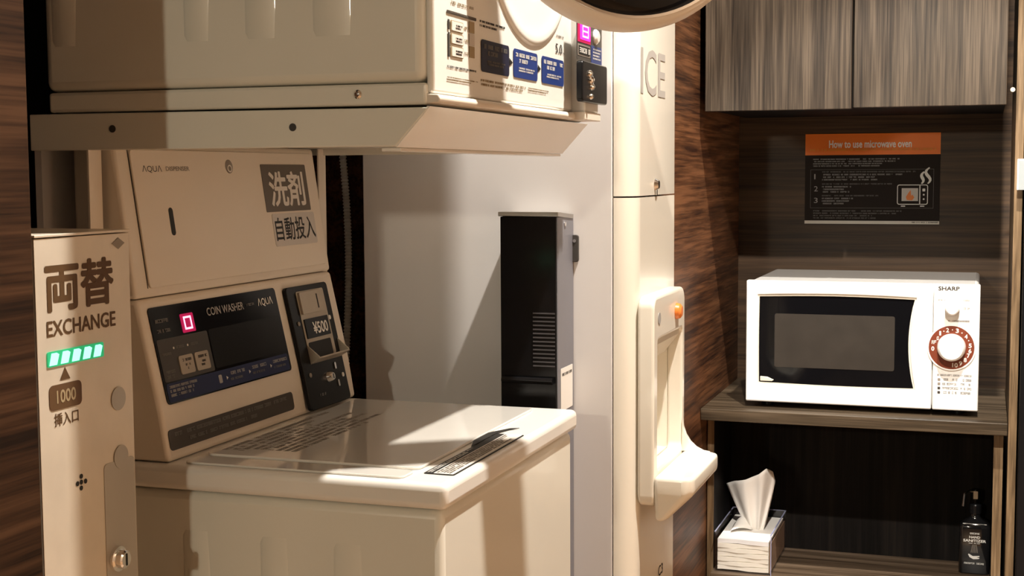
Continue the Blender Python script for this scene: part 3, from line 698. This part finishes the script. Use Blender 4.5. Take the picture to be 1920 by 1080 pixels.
MB().disc(FY(2.885), FY(2.885).at(1899, 168), .0045, .0002, .0012, 16).build('screw_cap', 'cork', pn)
t = thing('lower_cabinet', 'open dark wood base cabinet under the microwave shelf', 'cabinet', (-.26, 3.05, 0))
for x0, x1, y0 in ((-.5675, -.5535, 2.975), (.0235, .0416, 2.936)):
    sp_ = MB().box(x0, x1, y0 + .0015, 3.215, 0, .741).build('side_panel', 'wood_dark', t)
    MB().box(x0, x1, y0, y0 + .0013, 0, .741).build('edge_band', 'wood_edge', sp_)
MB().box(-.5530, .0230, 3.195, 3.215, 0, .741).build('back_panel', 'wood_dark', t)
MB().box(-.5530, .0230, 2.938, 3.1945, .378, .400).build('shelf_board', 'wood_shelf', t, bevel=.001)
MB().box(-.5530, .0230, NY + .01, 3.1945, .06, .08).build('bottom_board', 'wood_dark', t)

# poster
fp_ = FY(BACKY - .0005)
t = thing('instruction_poster', 'orange and black microwave instruction poster on the wood wall', 'poster', fp_.p(*fp_.at(1636, 418)))
PR = (-.4045 * 1.0, 0, 0, 0); a = fp_.at(1510.5, 255); b_ = fp_.at(1761, 417.5)
PR = (a[0], b_[1] - .004, b_[0], a[1] + .004)
decal(t, 'sheet', fp_, PR, 'poster_black', 0, .0002, .0008)
P2 = .0011
decal(t, 'orange_heading', fp_, sub(PR, 0, 0, 1, .235), 'poster_orange', 0, P2, .0003)
text(t, 'How to use microwave oven', fp_, sub(PR, .18, .075, .79, .155), 'ink_white', .022, .0015)
print_rows(t, fp_, sub(PR, .035, .165, .965, .20), 'ink_orange', 1, 130, .0015, .7, ch=.8)
print_rows(t, fp_, sub(PR, .06, .275, .70, .375), 'ink_grey', 4, 131, P2, .5)
mb = MB(); bo = sub(PR, .042, .395, .955, .825)
for q in ((bo[0], bo[1], bo[2], bo[1] + .0006), (bo[0], bo[3] - .0006, bo[2], bo[3]), (bo[0], bo[1], bo[0] + .0006, bo[3]), (bo[2] - .0006, bo[1], bo[2], bo[3])): mb.rect(fp_, q, P2, .0003)
mb.build('box_line', 'ink_dim', t, smooth=0)
for k, (n_, y) in enumerate((('1', .445), ('2', .580), ('3', .71))):
    text(t, n_, fp_, sub(PR, .07, y, .098 if n_ != '1' else .079, y + .058), 'ink_grey', .0, P2)
    print_rows(t, fp_, sub(PR, .13, y - .03, (.82, .65, .55)[k], y - .008), 'ink_dim', 1, 140 + k, P2, .6)
    print_rows(t, fp_, sub(PR, .13, y, (.72, .34, .36)[k], y + .085), 'ink_grey', 3, 143 + k, P2, .52)
print_rows(t, fp_, sub(PR, .065, .85, .72, .955), 'ink_dim', 4, 147, P2, .5)
decal(t, 'white_footer', fp_, sub(PR, 0, .965, 1, 1), 'poster_white', 0, P2, .0003)
print_rows(t, fp_, sub(PR, .80, .973, .985, .990), 'ink_dark', 1, 148, .0015, .8)
ic = sub(PR, .69, .565, .915, .785)
ico = MB().ring(fp_, rr_pts(ic, .005), rr_pts((ic[0] + .0018, ic[1] + .0018, ic[2] - .0018, ic[3] - .0018), .0035), P2, .0003)
ico.rect(fp_, sub(ic, .72, 0, .755, 1), P2, .0003)
for x in (.13, .75): ico.rect(fp_, sub(ic, x, 1.05, x + .14, 1.10), P2, .0003)
ico.rect(fp_, sub(ic, .82, .20, .91, .34), P2, .0003, .001)
for y in (.50, .72): ico.rect(fp_, sub(ic, .835, y - .04, .895, y + .05), P2, .0003, .002)
def ribbon(pts, wds):
    L_, R2 = [], []
    for i, (x, y) in enumerate(pts):
        x2, y2 = pts[min(i + 1, len(pts) - 1)]; x1, y1 = pts[max(i - 1, 0)]; d = math.hypot(x2 - x1, y2 - y1); nx, ny = -(y2 - y1) / d, (x2 - x1) / d
        L_.append((x + nx * wds[i], y + ny * wds[i])); R2.append((x - nx * wds[i], y - ny * wds[i]))
    for i in range(len(pts) - 1): ico.poly(fp_, [L_[i], L_[i + 1], R2[i + 1], R2[i]], P2, .0003)
for x0, hgt, amp in ((.86, .13, .014), (.90, .175, .024)):
    pts = []; wd = []
    for k in range(11):
        s_ = k / 10; q = sub(PR, x0 + amp * math.sin(s_ * 5.6 + .5) + .028 * s_, .555 - hgt * s_, 1, 1); pts.append((q[0], q[3])); wd.append(.0014 + .0022 * math.sin(math.pi * s_))
    ribbon(pts, wd)
ico.build('oven_icon', 'ink_white', t, smooth=0)
iw = sub(ic, .15, .18, .68, .82); decal(t, 'icon_window', fp_, iw, 'sticker_grey', 0, P2, .0003)
MB().poly(fp_, [(iw[0] + (iw[2] - iw[0]) * x, iw[1] + (iw[3] - iw[1]) * y) for x, y in ((.32, .08), (.65, .05), (.78, .28), (.66, .5), (.58, .42), (.55, .86), (.4, .62), (.26, .32))], .0015, .0003).build('icon_flame', 'fire_orange', t, smooth=0)

# ------------------------------------------------------------------ microwave oven
MY = 2.95; OX0, OX1, OZ0, OZ1 = -.4815, -.0085, .7800, 1.0400
t = thing('microwave_oven', 'white microwave oven with dark door window and brown timer dial', 'microwave', (-.245, 3.12, SHZ))
MB().box(OX0 + .004, OX1 - .003, MY + .022, 3.335, OZ0 + .003, OZ1 - .002).build('casing', 'oven_white', t, bevel=.008)
for x in (OX0 + .04, OX1 - .04):
    for y in (MY + .05, 3.29): MB().disc(Frame((0, 0, SHZ), (1, 0, 0), (0, 1, 0)), (x, y), .013, .0002, .0155).build('foot', 'black_satin', t)
fo = FY(MY)
# door window outline: flat left side, right side bowed inwards
Lw, Rw, Tw, Bw = fo.at(1423, 640)[0], fo.at(1714, 640)[0], fo.at(1560, 559)[1], fo.at(1560, 722)[1]
def win(off):
    l, r_, tp, bt = Lw - off, Rw + off, Tw + off, Bw - off; pts = []
    for k in range(9):
        s_ = k / 8; pts.append((l + (r_ - l) * s_, bt - .002 * math.sin(math.pi * s_) - .001 * s_))
    for k in range(1, 12):
        s_ = k / 12; pts.append((r_ - .0115 * math.sin(math.pi * s_) ** .8, bt + (tp - bt) * s_))
    for k in range(9):
        s_ = k / 8; pts.append((r_ + (l - r_) * s_, tp + .0035 * math.sin(math.pi * s_)))
    for k in range(1, 12): pts.append((l - .0008 * math.sin(math.pi * k / 12), tp + (bt - tp) * k / 12))
    return pts
def rim(off, x0, x1, z0, z1):
    """outer loop of the same count following a rectangle"""
    pts = []
    for k in range(9): pts.append((x0 + (x1 - x0) * k / 8, z0))
    for k in range(1, 12): pts.append((x1, z0 + (z1 - z0) * k / 12))
    for k in range(9): pts.append((x1 + (x0 - x1) * k / 8, z1))
    for k in range(1, 12): pts.append((x0, z1 + (z0 - z1) * k / 12))
    return pts
SEAM = fo.at(1748, 680)[0]
door = MB().ring(fo, rim(0, OX0, SEAM - .0008, OZ0, OZ1), win(.0035), -.020, .020).build('door', 'oven_white', t, bevel=.003, smooth=30)
MB().ring(fo, win(.0036), win(.0), -.016, .0125).build('window_bezel', 'oven_bezel', door, smooth=40)
MB().poly(fo, win(-.0002), -.016, .010).build('door_glass', 'glass_dark', door, smooth=0)
r = fo.rect((1452, 588), (1676, 697)); decal(door, 'window_screen', fo, r, 'window_mesh', .004, -.0058, .0006)
q = fo.at(1424, 714); MB().poly(fo, [(q[0] + .001, q[1]), (q[0] + .001, q[1] + .010), (q[0] + .016, q[1] + .009), (q[0] + .030, q[1] + .003), (q[0] + .026, q[1])], -.0055, .004).build('highlight_patch', 'oven_bezel', door, bevel=.001)  # pale raised shape standing in for a highlight on the window
cpn = MB().box(SEAM + .0008, OX1, MY, MY + .020, OZ0, OZ1).build('control_panel', 'oven_white', t, bevel=.003)
text(cpn, 'SHARP', fo, fo.rect((1760, 537), (1799, 545)), 'ink_dark', .03, .0004)
k1 = fo.at(1786, 577); kb = MB().lathe(fo, k1, [(.00001, .024), (.011, .0235), (.0135, .021), (.0145, .0004)], 32).build('power_knob', 'oven_white', cpn, smooth=40)
print_rows(cpn, fo, fo.rect((1757, 561), (1771, 565)), 'ink_grey', 1, 150, .0004); print_rows(cpn, fo, fo.rect((1804, 562), (1817, 566)), 'ink_grey', 1, 151, .0004)
print_rows(cpn, fo, fo.rect((1806, 577), (1820, 582)), 'ink_grey', 1, 152, .0004); print_rows(cpn, fo, fo.rect((1778, 600), (1818, 606)), 'ink_mid', 1, 153, .0004)
k2 = fo.at(1784, 651.5); dial = MB().disc(fo, k2, .0445, .0003, .0022, 56).build('dial_ring', 'dial_brown', cpn)
MB().lathe(fo, k2, [(.0446, .0002), (.0475, .0002), (.0475, .0028), (.0446, .0028)], 56, True).build('dial_bezel', 'oven_white', cpn)
MB().lathe(fo, k2, [(.00001, .026), (.022, .0255), (.0255, .022), (.0275, .010), (.0285, .0026)], 48).build('timer_knob', 'oven_white', cpn, smooth=40)
nums = [('0', -175), ('1', 128), ('2', 103), ('3', 73), ('4', 40), ('5', 8), ('6', -9), ('7', -25), ('8', -42), ('9', -60), ('10', -78)]
for s_, an in nums:
    a = math.radians(an); c = (k2[0] + .0365 * math.cos(a), k2[1] + .0365 * math.sin(a)); hh = .0042; ww = .0011 if s_ == '1' else .0026 * len(s_)
    text(dial, s_, fo, (c[0] - ww, c[1] - hh, c[0] + ww, c[1] + hh), 'ink_white', .03, .0027)
for an in (150, 164): 
    a = math.radians(an); c = (k2[0] + .0365 * math.cos(a), k2[1] + .0365 * math.sin(a)); print_rows(dial, fo, (c[0] - .004, c[1] - .004, c[0] + .004, c[1] + .004), 'ink_white', 1, an, .0027, .95)
for an in (115, 88, 57, 25): 
    a = math.radians(an); MB().disc(fo, (k2[0] + .0365 * math.cos(a), k2[1] + .0365 * math.sin(a)), .0012, .0026, .0003, 10).build('dial_dot', 'ink_white', dial)
r = fo.rect((1757, 701), (1820, 743))
print_rows(cpn, fo, sub(r, 0, 0, 1, .10), 'ink_grey', 1, 160, .0004, .8, ch=.6)
for k in range(4):
    q = sub(r, .02, .20 + k * .205, .10, .32 + k * .205); decal(cpn, 'menu_icon', fo, q, 'ink_dark' if k > 1 else 'ink_mid', .0008, .0003, .0003)
    print_rows(cpn, fo, sub(r, .16, .20 + k * .205, .60, .31 + k * .205), 'ink_grey', 1, 162 + k, .0004, .9); print_rows(cpn, fo, sub(r, .70, .20 + k * .205, .98, .31 + k * .205), 'ink_grey', 1, 170 + k, .0004, .9)

# ------------------------------------------------------------------ tissue box
TX0, TX1, TY0, TY1, TZ0, TZ1 = -.5470, -.4240, 2.952, 3.188, .4005, .488
t = thing('tissue_box', 'clear acrylic box of white tissues on the lower shelf', 'tissue box', ((TX0 + TX1) / 2, (TY0 + TY1) / 2, TZ0))
w_ = .0025
mb = MB()
mb.box(TX0, TX1, TY0, TY0 + w_, TZ0, TZ1); mb.box(TX0, TX1, TY1 - w_, TY1, TZ0, TZ1)
mb.box(TX0, TX0 + w_, TY0 + w_, TY1 - w_, TZ0, TZ1); mb.box(TX1 - w_, TX1, TY0 + w_, TY1 - w_, TZ0, TZ1); mb.box(TX0 + w_, TX1 - w_, TY0 + w_, TY1 - w_, TZ0, TZ0 + w_)
mb.build('acrylic_case', 'acrylic', t)
mb = MB()
mb.box(TX1 - w_, TX1 + .0002, TY0, TY1, TZ1, TZ1 + .0012); mb.box(TX0, TX1, TY1 - w_, TY1, TZ1, TZ1 + .0012); mb.box(TX0, TX0 + w_, TY0, TY1, TZ1, TZ1 + .0012); mb.box(TX1 - .001, TX1 + .0003, TY0 - .0003, TY0 + .001, TZ0, TZ1)
mb.build('case_edge', 'acrylic_edge', t)
mb = MB(); random.seed(4)
for k in range(7):
    z0 = TZ0 + .004 + k * .0098; vs_ = []; fs_ = []; n1 = 10
    for j in range(2):
        for i in range(n1 + 1):
            x = TX0 + .006 + (TX1 - TX0 - .012) * i / n1; wv = .0007 * math.sin(i * .7 + k * 1.9) + .0003 * math.sin(i * 1.9 + k)
            yy = TY0 + .006 if j == 0 else TY1 - .006
            vs_ += [(x, yy + .0010 * math.sin(i * .6 + k * 2.1), z0 + wv), (x, yy + .0010 * math.sin(i * .6 + k * 2.1), z0 + .0092 + wv * .6)]
    m2 = (n1 + 1) * 2
    for i in range(n1):
        a0, a1 = 2 * i, 2 * i + 2
        fs_ += [(a0, a1, a1 + 1, a0 + 1), (m2 + a1, m2 + a0, m2 + a0 + 1, m2 + a1 + 1), (a0 + 1, a1 + 1, m2 + a1 + 1, m2 + a0 + 1), (a1, a0, m2 + a0, m2 + a1)]
    fs_ += [(0, 1, m2 + 1, m2), (2 * n1 + 1, 2 * n1, m2 + 2 * n1, m2 + 2 * n1 + 1)]
    MB().add(vs_, fs_).build('folded_tissue', 'tissue_cream' if k < 6 else 'tissue_white', t, smooth=50)
# the tissue standing out of the box
cx, cy = -.470, 3.06; vs_ = []; fs_ = []; NA, NR = 26, 12
tips = [(-.068, .012, .082), (-.045, -.004, .094), (-.020, -.014, .101), (.004, -.016, .112), (.018, -.008, .122), (.028, .004, .112), (.032, .014, .092), (.026, .018, .066)]
def edge(s):
    s *= len(tips) - 1; i = min(int(s), len(tips) - 2); f = s - i; f = f * f * (3 - 2 * f) * .4 + f * .6
    return [tips[i][k] * (1 - f) + tips[i + 1][k] * f for k in range(3)]
for i in range(NA + 1):
    e_ = edge(i / NA); bx0 = (-.018 + .030 * i / NA, 0.004 * math.sin(i * .7), 0)
    for j in range(NR + 1):
        s_ = j / NR; g_ = 1.15 * s_ ** .85
        vs_.append((cx + bx0[0] * (1 - g_) + e_[0] * g_, cy + bx0[1] * (1 - s_) + e_[1] * g_ * 1.6 + .006 * math.sin(i * .75 + .6) * math.sin(math.pi * s_ * .8), TZ0 + .066 + e_[2] * 1.22 * s_))
for i in range(NA):
    for j in range(NR): fs_.append((i * (NR + 1) + j, (i + 1) * (NR + 1) + j, (i + 1) * (NR + 1) + j + 1, i * (NR + 1) + j + 1))
ti = MB().add(vs_, fs_).build('pulled_tissue', 'tissue_white', t, smooth=80); so = ti.modifiers.new('solid', 'SOLIDIFY'); so.thickness = .0006
vs_ = []; fs_ = []
for i in range(9):
    for j in range(7):
        a, b_ = i / 8, j / 6
        vs_.append((cx - .010 - .042 * a, cy - .02 + .10 * b_ - .03 * a, TZ0 + .0755 + .022 * math.sin(math.pi * a * .9) * (1 - abs(b_ - .5) * 1.4)))
for i in range(8):
    for j in range(6): fs_.append((i * 7 + j, (i + 1) * 7 + j, (i + 1) * 7 + j + 1, i * 7 + j + 1))
ti = MB().add(vs_, fs_).build('crumpled_tissue', 'tissue_white', t, smooth=80); so = ti.modifiers.new('solid', 'SOLIDIFY'); so.thickness = .0006
MB().box(TX1 - .0045, TX1 - .0028, TY0 + .006, TY1 - .006, TZ0 + .003, TZ1 - .022).build('refracted_wood', 'refracted_brown', t)  # brown sheet standing in for wood colour refracted through the case

# ------------------------------------------------------------------ hand sanitizer
SX, SY = -.0095, 3.120
t = thing('hand_sanitizer', 'black pump bottle of hand sanitizer on the lower shelf', 'bottle', (SX, SY, .4005))
def rrect_loop(hx, hy, rad, z, seg=4):
    pts = []
    for cx_, cy_, a0 in ((hx - rad, -hy + rad, -90), (hx - rad, hy - rad, 0), (-hx + rad, hy - rad, 90), (-hx + rad, -hy + rad, 180)):
        for k in range(seg + 1):
            a = math.radians(a0 + 90 * k / seg); pts.append((SX + cx_ + rad * math.cos(a), SY + cy_ + rad * math.sin(a), z))
    return pts
levels = [(.0300, .020, .006, .4007), (.0318, .0218, .008, .4035), (.0320, .022, .008, .500), (.0310, .0212, .008, .506), (.024, .018, .009, .513), (.014, .013, .0100, .519), (.0105, .0105, .0090, .523), (.0105, .0105, .0090, .530)]
vs_ = []; fs_ = []
for l_ in levels: vs_ += rrect_loop(*l_)
n = 20
for k in range(len(levels) - 1):
    for i in range(n): fs_.append((k * n + i, k * n + (i + 1) % n, (k + 1) * n + (i + 1) % n, (k + 1) * n + i))
fs_ += [tuple(range(n - 1, -1, -1)), tuple((len(levels) - 1) * n + i for i in range(n))]
MB().add(vs_, fs_).build('bottle_body', 'black_gloss', t, smooth=40)
fz = Frame((0, 0, 0), (1, 0, 0), (0, 1, 0))
MB().lathe(fz, (SX, SY), [(.00001, .530), (.0125, .530), (.0128, .548), (.0110, .551), (.0055, .552), (.0050, .560), (.00001, .560)], 28).build('pump_collar', 'black_satin', t)
hd = MB().lathe(fz, (SX, SY), [(.00001, .560), (.0085, .560), (.0098, .566), (.0098, .578), (.0080, .583), (.00001, .584)], 24).build('pump_head', 'black_satin', t)
decal(hd, 'pump_label', FY(SY - .0101), (SX - .0045, .563, SX + .0045, .580), 'cork', .001, .0002, .0004)
MB().tube([(SX - .004, SY - .006, .578), (SX - .014, SY - .020, .583), (SX - .022, SY - .032, .578), (SX - .026, SY - .038, .552)], .0026, 8).build('pump_nozzle', 'steel', t)
fb = FY(SY - .0221)
text(t, 'HAND', fb, (SX - .011, .4795, SX + .011, .4845), 'ink_white', .03, .0003); text(t, 'SANITIZER', fb, (SX - .023, .4715, SX + .023, .4770), 'ink_white', .03, .0003)
print_rows(t, fb, (SX - .010, .488, SX + .010, .492), 'ink_white', 1, 180, .0003, .95); print_rows(t, fb, (SX - .012, .4675, SX + .012, .4695), 'ink_white', 1, 181, .0003, .95)
mb = MB()
for k in range(5): mb.poly(fb, [(SX - .0045 + k * .002, .466), (SX - .0037 + k * .002, .466), (SX - .0062 + k * .0033, .448), (SX - .0075 + k * .0033, .448)], .0003, .0003)
mb.build('spray_mark', 'ink_mid', t, smooth=0)
MB().poly(fb, [(SX - .013, .4440), (SX - .011, .4452), (SX - .003, .4405), (SX + .010, .4420), (SX + .011, .4400), (SX + .004, .4385), (SX + .011, .4372), (SX + .009, .4350), (SX - .002, .4338), (SX - .010, .4380)], .0003, .0003).build('hand_mark', 'ink_white', t, smooth=0)
print_rows(t, fb, (SX - .021, .4225, SX + .020, .4265), 'ink_white', 1, 182, .0003, .95)
MB().poly(fb, [(SX - .0012, .522), (SX + .0012, .522), (SX + .0012, .516), (SX + .003, .516), (SX, .511), (SX - .003, .516), (SX - .0012, .516)], .0115 - .022, .0003)
MB().rect(FY(SY - .0185), (SX - .025, .5095, SX + .024, .5108), .0003, .0004).build('shoulder_line', 'ink_white', t, smooth=0)

# ------------------------------------------------------------------ black block standing in for the dark room at the right edge
t = thing('dark_block', 'black block standing in for the dark room, with a pale bordered panel at the right edge', 'appliance', (.36, 3.05, 0))
MB().box(.0685, .65, 2.862, 3.33, 0, 2.0).build('casing', 'black_satin', t, bevel=.003)
fk = FY(2.862)
r = (fk.at(1908, 300)[0], fk.at(1914, 356)[1], .21, fk.at(1914, 298)[1])
pp = decal(t, 'pale_panel', fk, r, 'pale_glow', .001, .0003, .001); decal(pp, 'panel_field', fk, (r[0] + .0022, r[1], r[2] - .002, r[3] - .003), 'pale_panel', 0, .0014, .0004)
